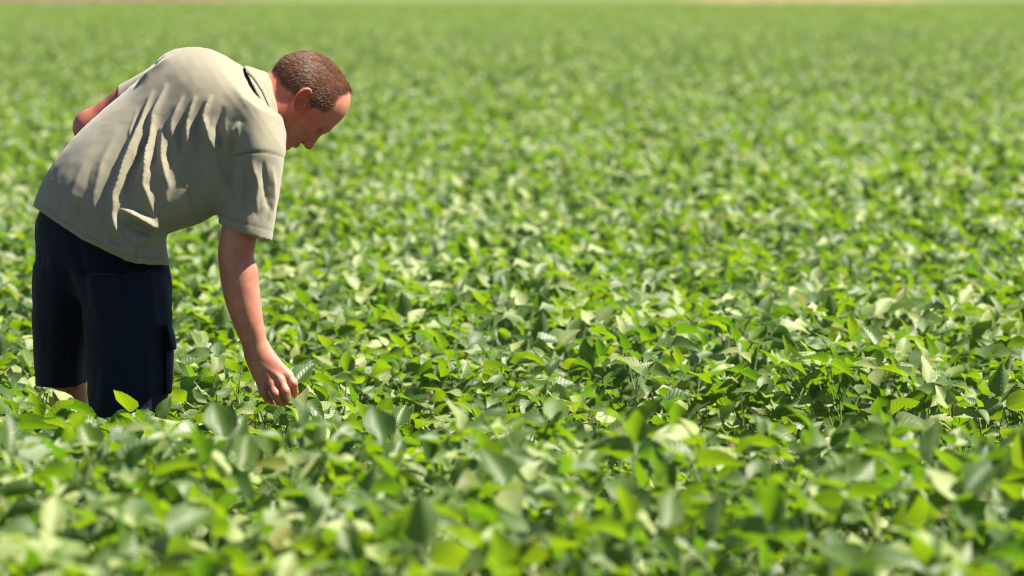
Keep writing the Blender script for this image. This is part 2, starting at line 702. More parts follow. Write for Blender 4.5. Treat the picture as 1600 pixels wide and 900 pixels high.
def on_surface(ob_list, px, py):
    """where the line of sight through (px, py) first meets one of the meshes"""
    from mathutils.bvhtree import BVHTree
    o_, d_ = Vector((0, 0, H)), Vector(P(px, py, 12.0).tolist()) - Vector((0, 0, H))
    d_.normalize()
    best = None
    for ob in ob_list:
        if ob.name not in _BVH:
            me = ob.data
            _BVH[ob.name] = BVHTree.FromPolygons([v_.co for v_ in me.vertices], [tuple(p_.vertices) for p_ in me.polygons])
        hit = _BVH[ob.name].ray_cast(o_, d_)
        if hit[0] is not None and (best is None or hit[3] < best[3]):
            best = hit
    return best


_BVH = {}


def sweep(name, pts, rad, mat, parent, k=6):
    vs, fs = [], []
    for i, p_ in enumerate(pts):
        d_ = (pts[min(i + 1, len(pts) - 1)] - pts[max(i - 1, 0)]).normalized()
        a_ = d_.orthogonal().normalized()
        b_ = d_.cross(a_)
        for j in range(k):
            an = 2 * math.pi * j / k
            vs.append(tuple(p_ + (a_ * math.cos(an) + b_ * math.sin(an)) * rad))
    for i in range(len(pts) - 1):
        for j in range(k):
            fs.append((i * k + j, i * k + (j + 1) % k, (i + 1) * k + (j + 1) % k, (i + 1) * k + j))
    ob = mesh_obj(name, vs, fs, mat, parent)
    set_attr(ob, "seam", np.zeros(len(vs)))
    return ob


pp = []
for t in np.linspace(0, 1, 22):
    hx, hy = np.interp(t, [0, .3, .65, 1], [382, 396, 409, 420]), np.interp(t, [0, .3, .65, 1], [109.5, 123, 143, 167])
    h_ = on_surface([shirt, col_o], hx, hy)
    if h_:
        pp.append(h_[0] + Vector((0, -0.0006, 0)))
DARK = mat_cloth("black_cloth", (0.012, 0.012, 0.014), (0.016, 0.016, 0.018), 400)
sweep("collar_line", pp, 0.0015, DARK, shirt)  # thin black tube laid along the collar's edge

# shorts
pelvis = Loft([
    ((66, 318), (250, 385), 12.03, 0.140, 0.2),
    ((54, 350), (262, 400), 12.03, 0.150, 0.2),
    ((53, 420), (264, 425), 12.03, 0.148, 0.3),
    ((53, 452), (267, 458), 12.03, 0.130, 0.4),
])
leg_r = Loft([
    ((112, 425), (263, 425), 11.95, 0.112, 0.0),
    ((126, 475), (268.5, 475), 11.94, 0.115, 0.0),
    ((132, 540), (269, 540), 11.93, 0.110, 0.0),
    ((136, 600), (265, 600), 11.92, 0.108, 0.0),
    ((140, 668), (258, 672), 11.92, 0.108, 0.0),
])
leg_l = Loft([
    ((56, 420), (160, 430), 12.06, 0.112, 0.0),
    ((51, 475), (148, 478), 12.07, 0.118, 0.0),
    ((53, 540), (139, 540), 12.10, 0.110, 0.0),
    ((56, 602), (136, 599), 12.12, 0.105, 0.0),
])


def shorts_solid(p):
    d = smin(pelvis(p), leg_r(p, cap0=True), 0.022)
    return smin(d, leg_l(p, cap0=True), 0.03)


def shorts_fn(p):
    d = shorts_solid(p)
    d0 = smin(leg_r(p, True, False), leg_l(p, True, False), 0.02)
    q1 = to_px(p)[:, 1]
    inner = np.where(q1 > 480, d0, d)
    return np.maximum(d, -(inner + 0.009))


v, f = surface(shorts_fn, (-1.26, 11.72, 0.44), (-0.76, 12.34, 1.10), 0.0048, relax=2)
nn = normals(v, f)
q = to_px(v)
disp = 0.0022 * vnoise(v * np.array((1.3, 1.3, 0.5), np.float32), 14.0) + 0.0015 * vnoise(v, 40.0)
for pts, wd, amp in [([(190, 420), (200, 480), (188, 560), (196, 640)], 8, -0.007),
                     ([(235, 430), (240, 500), (230, 580), (236, 640)], 7, 0.006),
                     ([(150, 470), (165, 540), (158, 640)], 8, 0.006),
                     ([(215, 520), (222, 580), (214, 640)], 6, -0.005),
                     ([(80, 400), (88, 480), (84, 590)], 9, 0.006),
                     ([(105, 420), (112, 500), (110, 590)], 7, -0.005),
                     ([(205, 425), (215, 432), (232, 428)], 5, 0.006),
                     ([(120, 380), (132, 430), (133, 480)], 7, -0.008)]:
    d, t, sd = line_dist(q, pts)
    disp += 0.75 * amp * np.exp(-(d / wd) ** 2) * np.clip((-nn[:, 1] + 0.3) / 0.5, 0, 1) * (v[:, 1] < (12.0 if pts[0][0] > 130 else 12.2))
v = v + nn * disp[:, None].astype(np.float32)
shorts = mesh_obj("shorts", v, f, NAVY, man)
d, t, sd = line_dist(q, [(238, 408), (250, 436), (256, 425)])
seam = np.exp(-(d / 1.3) ** 2) * 0.5
set_attr(shorts, "seam", seam)


def slab(name, c, ux, uy, un, sx, sy, st, mat, parent, bend=0.0, nx=5, ny=5):
    """a soft-edged flat piece: centre, two directions, thickness direction"""
    ux, uy, un = [np.asarray(k, float) / np.linalg.norm(k) for k in (ux, uy, un)]
    vs, fs = [], []
    for s in (-1, 1):
        for j in range(ny):
            for i in range(nx):
                a, b_ = -1 + 2 * i / (nx - 1), -1 + 2 * j / (ny - 1)
                e = 1 - 0.75 * max(abs(a), abs(b_)) ** 6
                vs.append(c + ux * a * sx / 2 + uy * b_ * sy / 2 + un * (s * st / 2 * e + bend * (1 - a * a)))
    o = nx * ny
    for j in range(ny - 1):
        for i in range(nx - 1):
            k = j * nx + i
            fs.append((k, k + nx, k + nx + 1, k + 1))
            fs.append((o + k, o + k + 1, o + k + nx + 1, o + k + nx))
    ring = [i for i in range(nx)] + [j * nx + nx - 1 for j in range(1, ny)] + [(ny - 1) * nx + i for i in range(nx - 2, -1, -1)] + [j * nx for j in range(ny - 2, 0, -1)]
    for i in range(len(ring)):
        a, b_ = ring[i], ring[(i + 1) % len(ring)]
        fs.append((a, b_, o + b_, o + a))
    ob = mesh_obj(name, vs, fs, mat, parent)
    set_attr(ob, "seam", np.zeros(len(vs)))
    return ob


# cargo pockets: a bellows on the outer side of each leg with a flap over it
for (cx, cy, yy, sgn) in ((263, 572, 11.93, 1), (60, 505, 12.12, -1)):
    pk = slab("cargo_pocket", P(cx, cy, yy), (0, 1, 0), (0, 0, 1), (sgn, 0, 0), 0.14, 0.13, 0.014, NAVY, shorts, 0.006)
    fl = slab("pocket_flap", P(cx + (5 if sgn > 0 else -3), cy - 46, yy), (0, 1, 0), (0.22 * sgn if sgn > 0 else -0.05, 0, -1), (sgn, 0, 0.1), 0.15, 0.062, 0.007, NAVY, shorts, 0.004)

# body: head, neck, arms, hands, trunk, legs as one skin
WR = P(404, 556, 11.88)


def head_fn(p, ears=True):
    d = ell(p, hd(-4, -1), (0.0965, 0.087, 0.077), HAX)
    d = smin(d, ell(p, hd(-15, 1), (0.077, 0.073, 0.073), HAX), 0.03)
    d = smin(d, ell(p, hd(22, 15), (0.042, 0.054, 0.060), HAX), 0.03)
    # face block, cheek bones, jaw
    d = smin(d, ell(p, hd(14, -34), (0.060, 0.072, 0.060), HAX), 0.03)
    for s in (1, -1):
        d = smin(d, ell(p, hd(36, -33, 0.046 * s), (0.024, 0.020, 0.020), HAX), 0.025)
        d = smin(d, cone(p, hd(-4, -50, 0.054 * s), hd(32, -90, 0.016 * s), 0.016, 0.016), 0.03)
        d = smin(d, cone(p, hd(-2, -30, 0.060 * s), hd(-4, -50, 0.055 * s), 0.014, 0.016), 0.03)
        d = smin(d, ell(p, hd(30, -60, 0.030 * s), (0.024, 0.030, 0.024), HAX), 0.03)
        # brow
        d = smin(d, cone(p, hd(51, -9, 0.010 * s), hd(41, -8, 0.046 * s), 0.0105, 0.009), 0.018)
    d = smin(d, ell(p, hd(34, -93), (0.020, 0.017, 0.022), HAX), 0.02)
    d = smin(d, ell(p, hd(35, -66), (0.0175, 0.026, 0.026), HAX), 0.02)
    for s in (1, -1):
        d = smax(d, -ell(p, hd(55, -24, 0.031 * s), (0.018, 0.0135, 0.019), HAX), 0.014)
        d = smin(d, ell(p, hd(42.5, -24, 0.031 * s), (0.0135, 0.0125, 0.0145), HAX), 0.004)      # closed-down lids
        d = smax(d, -cone(p, hd(51.5, -28, 0.021 * s), hd(48.5, -28.5, 0.041 * s), 0.0026, 0.0022), 0.003)
    # nose
    d = smin(d, chain(p, (hd(51, -16), hd(56, -34), hd(59.5, -45)), (0.0085, 0.0085, 0.0120), 0.01), 0.010)
    d = smin(d, ell(p, hd(61, -46), (0.0105, 0.0095, 0.0115), HAX), 0.006)
    for s in (1, -1):
        d = smin(d, ell(p, hd(54, -48, 0.012 * s), (0.011, 0.0085, 0.0075), HAX), 0.006)
        d = smax(d, -ell(p, hd(55.5, -53, 0.0085 * s), (0.0065, 0.0045, 0.0038), HAX), 0.003)
    # lips
    d = smin(d, cone(p, hd(48.5, -62.5), hd(40, -66, 0.021), 0.0078, 0.004), 0.006)
    d = smin(d, cone(p, hd(48.5, -62.5), hd(40, -66, -0.021), 0.0078, 0.004), 0.006)
    d = smin(d, cone(p, hd(43, -75.5), hd(38, -70.5, 0.020), 0.0088, 0.004), 0.006)
    d = smin(d, cone(p, hd(43, -75.5), hd(38, -70.5, -0.020), 0.0088, 0.004), 0.006)
    for s in (1, -1):
        d = smax(d, -cone(p, hd(50, -69), hd(40, -68.5, 0.025 * s), 0.0022, 0.0018), 0.003)
        d = smax(d, -cone(p, hd(49, -52, 0.019 * s), hd(38, -66, 0.033 * s), 0.0022, 0.002), 0.008)
    # ears
    for s in ((1, -1) if ears else ()):
        ea = np.array((-0.41, 0.915, 0.10 * 1), np.float32)       # f,u,l : along the ear
        ea /= np.linalg.norm(ea)
        eb = np.array((-0.80, -0.36, 0.50), np.float32)           # backward and outward flare
        eb -= ea * (ea @ eb)
        eb /= np.linalg.norm(eb)
        sg = np.array((1, 1, s), np.float32)
        ea, eb = ea * sg, eb * sg
        en = np.cross(ea, eb)
        Wm = np.stack((ea, eb, en)) @ HAX
        c0 = hd(-3, -13, 0.081 * s)
        d = smin(d, ell(p, c0, (0.032, 0.0185, 0.007), Wm), 0.006)
        rim = []
        for k in range(11):
            a = R(-60 + k * 24)
            rim.append(c0 + ((ea * math.cos(a) * 0.030 + eb * math.sin(a) * 0.0185) @ HAX) + (LAX * s * 0.005))
        d = smin(d, chain(p, rim, [0.0030] + [0.0040] * 9 + [0.003]), 0.003)
        d = smin(d, ell(p, hd(2, -30, 0.077 * s), (0.007, 0.010, 0.006), HAX), 0.006)
        d = smax(d, -ell(p, hd(1, -14, 0.091 * s), (0.010, 0.015, 0.012), HAX), 0.004)
        d = smin(d, ell(p, hd(6.5, -16, 0.079 * s), (0.005, 0.007, 0.005), HAX), 0.004)
    return d


def neck_fn(p):
    d = cone(p, hd(-24, -34), P(396, 160, 11.985), 0.056, 0.066)
    d = smin(d, cone(p, hd(8, -62), P(412, 185, 11.985), 0.042, 0.05), 0.03)
    d = smin(d, cone(p, hd(-8, -26, 0.05), P(420, 190, 11.95), 0.016, 0.016), 0.025)
    return d


arm_r = Loft([
    ((372, 200), (432, 205), 11.86, 0.060, 0.0),
    ((358, 300), (420, 302), 11.855, 0.053, 0.0),
    ((347, 350), (404, 360), 11.855, 0.048, 0.0),
    ((342, 378), (399, 383), 11.855, 0.045, 0.0),
    ((340.5, 402), (397, 402), 11.855, 0.042, 0.0),
    ((343, 426), (403, 424), 11.855, 0.043, 0.0),
    ((349, 462), (406, 458), 11.86, 0.043, 0.0),
    ((364, 508), (411, 500), 11.865, 0.036, 0.0),
    ((376, 534), (415, 524), 11.872, 0.029, 0.0),
    ((385, 557), (420, 544), 11.878, 0.0225, 0.0),
    ((391, 572), (428, 560), 11.880, 0.0175, 0.0),
    ((398, 586), (434, 574), 11.882, 0.011, 0.0),
])
# each finger: knuckle, middle joint, end joint, tip (px, px, depth) and radii
FINGERS = [
    ((409, 597, 11.880), (411, 612, 11.868), (418, 623, 11.884), (425, 627, 11.900), (0.0120, 0.0108, 0.0096, 0.0082)),
    ((423, 599, 11.868), (430, 615, 11.852), (436, 627, 11.872), (443, 630, 11.893), (0.0122, 0.0112, 0.0100, 0.0086)),
    ((438, 595, 11.866), (446, 611, 11.851), (450, 625, 11.872), (454, 629, 11.894), (0.0122, 0.0112, 0.0100, 0.0086)),
    ((449, 586, 11.874), (458, 599, 11.864), (460, 612, 11.882), (459, 619, 11.900), (0.0120, 0.0110, 0.0096, 0.0082)),
]
THUMB = ((424, 575, 11.905), (441, 592, 11.930), (453, 608, 11.928), (460, 618, 11.914), (0.0165, 0.0135, 0.0112, 0.0088))


def hand_fn(p):
    d = None
    for fg in FINGERS + [THUMB]:
        pts = [P(*j) for j in fg[:4]]
        e = chain(p, pts, fg[4], 0.003)
        d = e if d is None else smin(d, e, 0.0025)
    palm = None
    for fg in FINGERS:
        k = P(*fg[0])
        wst = P(398 + (fg[0][0] - 409) * 0.30, 556 - (fg[0][0] - 409) * 0.14, 11.880)
        e = cone(p, wst, k, 0.0192, 0.0130)
        palm = e if palm is None else smin(palm, e, 0.012)
    palm = smin(palm, ell(p, P(420, 580, 11.892), (0.028, 0.016, 0.026)), 0.012)
    d = smin(d, palm, 0.007)
    for fg in FINGERS[1:3]:                                  # raised tendons and knuckles
        d = smin(d, cone(p, P(404, 566, 11.862), P(fg[0][0], fg[0][1] - 5, fg[0][2] - 0.009), 0.002, 0.0022), 0.007)
    for fg in FINGERS:
        d = smin(d, ell(p, P(fg[0][0], fg[0][1], fg[0][2] - 0.006), (0.0088, 0.0088, 0.0088)), 0.008)
    return d


def arm_l_fn(p):
    d = chain(p, (P(290, 140, 12.15), LSL, LEL), (0.06, 0.043, 0.041), 0.02)
    d = smin(d, chain(p, (LEL, P(158, 250, 12.235), P(195, 300, 12.20), P(215, 318, 12.17)), (0.040, 0.043, 0.029, 0.026), 0.02), 0.02)
    # the hand rests on the far hip
    for k in range(4):
        d = smin(d, chain(p, (P(212 + k * 5, 312 + k * 5, 12.18 - 0.004 * k), P(226 + k * 4, 326 + k * 7, 12.15), P(232 + k * 3, 340 + k * 6, 12.13)), (0.013, 0.010, 0.008)), 0.006)
    return d


calf_l = Loft([
    ((80, 530), (132, 530), 12.11, 0.058, 0.0),
    ((82, 610), (135, 610), 12.13, 0.056, 0.0),
    ((84, 680), (140, 680), 12.15, 0.058, 0.0),
    ((98, 780), (140, 780), 12.15, 0.045, 0.0),
    ((106, 880), (134, 880), 12.15, 0.032, 0.0),
    ((104, 935), (138, 935), 12.15, 0.034, 0.0),
])
calf_r = Loft([
    ((166, 530), (234, 530), 11.925, 0.06, 0.0),
    ((168, 680), (230, 680), 11.92, 0.058, 0.0),
    ((180, 790), (226, 790), 11.92, 0.046, 0.0),
    ((190, 900), (220, 900), 11.92, 0.032, 0.0),
    ((188, 950), (224, 950), 11.92, 0.034, 0.0),
])


def legs_fn(p):
    d = np.minimum(calf_l(p), calf_r(p))
    th = np.maximum(smin(leg_l(p, True, False), leg_r(p, True, False), 0.02) + 0.02, (to_px(p)[:, 1] - 560) / PXM)
    return smin(d, th, 0.03)


G_head = Group(hd(0, 0) - 0.24, hd(0, 0) + 0.24, lambda p: smin(head_fn(p), neck_fn(p), 0.03))
G_arm = Group((-0.83, 11.74, 0.50), (-0.50, 12.0, 1.35), lambda p: smin(arm_r(p, cap1=True), hand_fn(p), 0.022))
G_arml = Group((-1.2, 12.0, 0.86), (-0.72, 12.36, 1.4), arm_l_fn)
G_trunk = Group((-1.3, 11.7, 0.75), (-0.48, 12.34, 1.46), lambda p: smin(torso(p) + 0.017, pelvis(p) + 0.017, 0.03))
G_legs = Group((-1.3, 11.7, 0.03), (-0.75, 12.36, 1.0), legs_fn)


def body_fn(p):
    d = smin(G_head(p), G_trunk(p), 0.02)
    d = smin(d, G_arm(p), 0.012)
    d = smin(d, G_arml(p), 0.012)
    return smin(d, G_legs(p), 0.012)


v, f = surface(body_fn, (-1.28, 11.70, 0.03), (-0.34, 12.36, 1.46), 0.0031, B=12, relax=1)
# finer skin where it is seen: nudge vertices on to the true surface
nn = normals(v, f)
for _ in range(2):
    v = v - nn * np.clip(body_fn(v), -0.003, 0.003)[:, None]
body = mesh_obj("body", v, f, SKIN, man)
q = to_px(v)
rel = v - HC
hf, hu, hl = (rel @ FAX) * PXM, (rel @ UAX) * PXM, rel @ LAX
is_head = (q[:, 0] > 415) & (q[:, 1] < 260)
flush = np.full(len(v), 0.15)


def blob(c, r):
    return np.exp(-(((q - np.array(c)) / np.array(r)) ** 2).sum(1))


flush = np.where(is_head, 0.42, flush)
flush += np.where(is_head, 0.75 * blob((474, 158), (16, 24)) + 0.35 * blob((445, 165), (16, 35)) + 0.3 * blob((482, 190), (18, 18)) + 0.35 * blob((480, 234), (8, 8)), 0)
flush += np.where(is_head, -0.35 * blob((536, 170), (14, 26)), 0)
flush += 0.5 * blob((385, 395), (22, 22)) + 0.30 * blob((430, 610), (32, 22)) + np.where(q[:, 0] < 240, 0.3, 0)
set_attr(body, "flush", np.clip(flush, 0, 1))
stub = is_head * (0.75 * blob((470, 205), (26, 20)) * (hu < -34))
set_attr(body, "stubble", np.clip(stub, 0, 1))

# hair: a close cap with short strands standing on it
FUZZ = True
HAIRLINE = [(421, 122), (431, 139), (455, 144), (464, 150), (471, 152), (480, 150), (487, 160), (487, 174), (496, 171), (512, 179), (526, 169), (533, 156),
            (546, 150), (562, 146), (566, 60), (400, 60), (400, 112)]


def hair_fn(p):
    return head_fn(p, False) - 0.0024 - 0.0007 * vnoise(p, 130.0)


def hair_mask(p):
    qq = to_px(np.stack((p[:, 0], np.full(len(p), HY), p[:, 2]), 1))
    j = np.stack((vnoise(p, 120.0), vnoise(p + 3.0, 120.0)), 1) * 3.0 + np.stack((vnoise(p, 330.0), vnoise(p + 7.0, 330.0)), 1) * 3.0
    return in_poly(qq + j, HAIRLINE)


v, f = surface(hair_fn, hd(0, 0) - np.array((0.17, 0.17, 0.17), np.float32), hd(0, 0) + np.array((0.17, 0.17, 0.17), np.float32), 0.0034, relax=1)
rel = v - HC
km = hair_mask(v)
fk = f[km[f].all(1)]                                          # where strands may root
rv, rf = v, fk
nrm_all = normals(v, f)
thinq = to_px(np.stack((v[:, 0], np.full(len(v), HY), v[:, 2]), 1))
dl, _t, _s = line_dist(thinq, HAIRLINE[:13])
fc = fk[(dl[fk] > 6.5 + 3.0 * vnoise(v, 210.0)[fk]).all(1)]                                # the close cap keeps clear of the hairline
used = np.unique(fc)
remap = np.full(len(v), -1)
remap[used] = np.arange(len(used))
cv, cf = v[used], remap[fc]
# strands
N = 42000
keep_p = np.clip((dl[rf].mean(1) / 10.0) ** 1.3, 0.06, 1.0)
fa = rng.choice(len(rf), N, p=keep_p / keep_p.sum())
wt = rng.dirichlet((1, 1, 1, 1), N)
root = (rv[rf[fa]] * wt[:, :, None]).sum(1)
rn = (nrm_all[rf[fa]] * wt[:, :, None]).sum(1)
qr = to_px(root)
thin = np.clip(1 - np.exp(-(((qr - np.array((528, 125))) / np.array((22, 26))) ** 2).sum(1)) * 0.6, 0, 1)
comb = (-0.75 * FAX - 0.15 * UAX) + rng.normal(0, 0.12, (N, 3))
comb = np.where((np.abs(root[:, 1] - HY) > 0.05)[:, None], comb - 0.6 * UAX, comb)
comb -= (comb * rn).sum(1)[:, None] * rn
dirn = rn * rng.uniform(0.30, 0.60, (N, 1)) + comb
dirn /= np.linalg.norm(dirn, axis=1)[:, None]
ln = rng.uniform(0.0075, 0.0125, N)[:, None] * (0.75 + 0.25 * thin[:, None])
side = np.cross(dirn, rn + rng.normal(0, 0.3, (N, 3)))
side /= np.linalg.norm(side, axis=1)[:, None] + 1e-9
wd = 0.00036
s0 = root - rn * 0.0012
sv = np.stack((s0 - side * wd, s0 + side * wd, s0 + dirn * ln * 0.6 + side * wd * 0.7, s0 + dirn * ln * 0.6 - side * wd * 0.7,
               s0 + dirn * ln - rn * ln * 0.12), 1).reshape(-1, 3)
b0 = len(cv) + np.arange(N) * 5
sq = np.stack((b0, b0 + 1, b0 + 2, b0 + 3), 1)
st_ = np.stack((b0 + 3, b0 + 2, b0 + 4, b0 + 4), 1)
allv = np.concatenate((cv, sv))
me_faces = [tuple(x) for x in cf] + [tuple(x) for x in sq] + [tuple(x[:3]) for x in st_]
hair = mesh_obj("hair", allv, me_faces, HAIR, man)
tone = np.repeat(np.clip(rng.normal(0.5, 0.13, N), 0, 1), 5)
capn = np.zeros(len(cv))
warm = np.exp(-(((to_px(allv) - np.array((530, 118))) / np.array((26, 26))) ** 2).sum(1)) * 0.3
set_attr(hair, "strand", np.clip(np.concatenate((capn, tone)) + warm, 0, 1))


def strands(name, mat, parent, polys, n, length, wid, dvec):
    vs, fs = [], []
    for (a, b_) in polys:
        for k in range(n):
            t = random.random()
            c = a * (1 - t) + b_ * t + rng.normal(0, 0.0016, 3)
            dd = dvec + rng.normal(0, 0.35, 3)
            dd /= np.linalg.norm(dd)
            s_ = np.cross(dd, LAX)
            s_ /= np.linalg.norm(s_) + 1e-9
            i = len(vs)
            vs += [c - s_ * wid, c + s_ * wid, c + dd * length]
            fs.append((i, i + 1, i + 2))
    o = mesh_obj(name, vs, fs, mat, parent)
    set_attr(o, "strand", np.clip(rng.normal(0.6, 0.2, len(vs)), 0, 1))
    return o


def limb_hair(name, box, n, ln_, tone_, ymax=11.98):
    co = np.empty(len(body.data.vertices) * 3, np.float32)
    body.data.vertices.foreach_get("co", co)
    co = co.reshape(-1, 3)
    no = np.empty(co.size, np.float32)
    body.data.vertices.foreach_get("normal", no)
    no = no.reshape(-1, 3)
    qq = to_px(co)
    ok = np.flatnonzero((qq[:, 0] > box[0]) & (qq[:, 0] < box[2]) & (qq[:, 1] > box[1]) & (qq[:, 1] < box[3]) & (co[:, 1] < ymax))
    ids = rng.choice(ok, n)
    c_, n_ = co[ids], no[ids]
    j_ = rng.normal(0, 0.0016, (n, 3))
    c_ = c_ + j_ - (j_ * n_).sum(1)[:, None] * n_
    d_ = n_ * 0.45 + np.array((0.25, 0, -0.8)) + rng.normal(0, 0.3, (n, 3))
    d_ /= np.linalg.norm(d_, axis=1)[:, None]
    s_ = np.cross(d_, n_)
    s_ /= np.linalg.norm(s_, axis=1)[:, None] + 1e-9
    L_ = rng.uniform(0.5, 1.0, (n, 1)) * ln_
    vs = np.stack((c_ - s_ * 0.0002, c_ + s_ * 0.0002, c_ + d_ * L_), 1).reshape(-1, 3)
    o = mesh_obj(name, vs, np.arange(n * 3).reshape(-1, 3), HAIR, man)
    set_attr(o, "strand", np.full(n * 3, tone_))
    return o


limb_hair("arm_hair", (338, 400, 420, 545), 800, 0.006, 1.0)
limb_hair("cheek_stubble", (438, 180, 480, 228), 900, 0.0018, 0.3, 12.0)

for s in (1, -1):
    strands("eyebrow", HAIR, man, [(hd(58.5, -9, 0.014 * s), hd(48, -8, 0.047 * s))], 90, 0.009, 0.0005, (LAX * s * 0.8 - FAX * 0.2 + UAX * 0.3))

# shoes on the soil
SHOE = mat_plain("worn_brown_leather", (0.10, 0.06, 0.035), 0.6)
for (x, y) in ((P(119, 935, 12.15)[0], 12.15), (P(206, 950, 11.92)[0], 11.92)):
    def shoe_fn(p, x=x, y=y):
        q_ = p - np.array((x, y, 0), np.float32)
        d_ = chain(q_, ((-0.02, -0.02, 0.045), (0.07, 0.05, 0.045), (0.13, 0.10, 0.038)), (0.045, 0.044, 0.040), 0.02)
        d_ = smin(d_, cone(q_, (0, 0, 0.05), (0, 0, 0.10), 0.042, 0.044), 0.02)
        d_ = np.maximum(d_, 0.004 - q_[:, 2])
        return np.maximum(d_, -cone(q_, (0, 0, 0.08), (0, 0, 0.2), 0.037, 0.04))
    v, f = surface(shoe_fn, (x - 0.1, y - 0.1, -0.02), (x + 0.22, y + 0.2, 0.17), 0.006)
    mesh_obj("shoe", v, f, SHOE, man)
# ------------------------------------------------------------------ soil, far bank
def mat_soil():
    m, n, out = nodes_of("soil")
    b = NB(n)
    tc = b.new("ShaderNodeTexCoord").outputs['Object']
    n1 = b.noise(tc, 3.0, 6, 0.65)
    n2 = b.noise(tc, 45.0, 4, 0.7)
    base = b.mix(b.ramp(n1, 0.3, 0.7), (0.055, 0.036, 0.022), (0.105, 0.075, 0.048))
    base = b.mix(b.ramp(n2, 0.5, 0.75), base, (0.15, 0.115, 0.075))
    bp = b.bump(n2, 0.8, 0.03)
    n.links.new(b.bsdf(Base_Color=base, Roughness=0.95, Normal=bp), out.inputs[0])
    return m


def mat_bank():
    m, n, out = nodes_of("dry_grass")
    b = NB(n)
    tc = b.new("ShaderNodeTexCoord").outputs['Object']
    sx = b.new("ShaderNodeSeparateXYZ")
    n.links.new(tc, sx.inputs[0])
    x = sx.outputs[0]
    big = b.noise(tc, 0.16, 3, 0.6)
    med = b.noise(tc, 1.1, 4, 0.65)
    tan = b.mix(b.ramp(med, 0.35, 0.65), (0.15, 0.125, 0.055), (0.24, 0.19, 0.09))
    brown = b.mix(b.ramp(med, 0.4, 0.7), (0.085, 0.065, 0.035), (0.19, 0.15, 0.08))
    green = b.mix(med, (0.075, 0.11, 0.03), (0.14, 0.17, 0.05))
    xr = b.math('ADD', x, b.math('MULTIPLY', big, 5.0))
    left = b.ramp(xr, -24.0, -16.0, 1.0, 0.0)
    right = b.math('MULTIPLY', b.ramp(xr, 15.0, 20.0), b.ramp(xr, 34.0, 40.0, 1.0, 0.0))
    base = b.mix(left, green, brown)
    base = b.mix(right, base, tan)
    n.links.new(b.bsdf(Base_Color=base, Roughness=0.95, Normal=b.bump(med, 1.0, 0.2)), out.inputs[0])
    return m


SOIL = mat_soil()
BANK = mat_bank()


def sheet(name, xs, ys, zf, mat):
    vs = [(x, y, zf(x, y)) for y in ys for x in xs]
    nx = len(xs)
    fs = [(j * nx + i, j * nx + i + 1, (j + 1) * nx + i + 1, (j + 1) * nx + i) for j in range(len(ys) - 1) for i in range(nx - 1)]
    o = mesh_obj(name, vs, fs, mat)
    o['kind'] = 'structure'
    return o


def rise(y):
    """the rows near the lens stand on slightly higher soil"""
    t = min(1.0, max(0.0, (10.3 - y) / 0.7))
    return 0.235 * t * t * (3 - 2 * t)


sheet("ground", [-4000, -400, -60, -8, -4, -2, 0, 2, 4, 8, 60, 400, 4000], [-200, 0, 9.4, 9.6, 9.7, 9.8, 9.9, 10, 10.1, 10.2, 10.3, 10.5, 12, 20, 100, 300, 700, 7000], lambda x, y: rise(y), SOIL)
FIELD_END = 410.0
xs = [-260 + 2.6 * i for i in range(201)]
rb = [random.uniform(-0.25, 0.25) for _ in xs]
sheet("grass_bank", xs, [FIELD_END + k for k in (1.5, 3, 5, 8, 14, 26, 60, 200)],
      lambda x, y: min(1.0, (y - FIELD_END - 1.5) / 7.0) * (1.7 + rb[int((x + 260) / 2.6 + .01)] + 0.3 * math.sin(x * 0.11)) + (y - FIELD_END - 1.5) * 0.004 + 0.01, BANK)


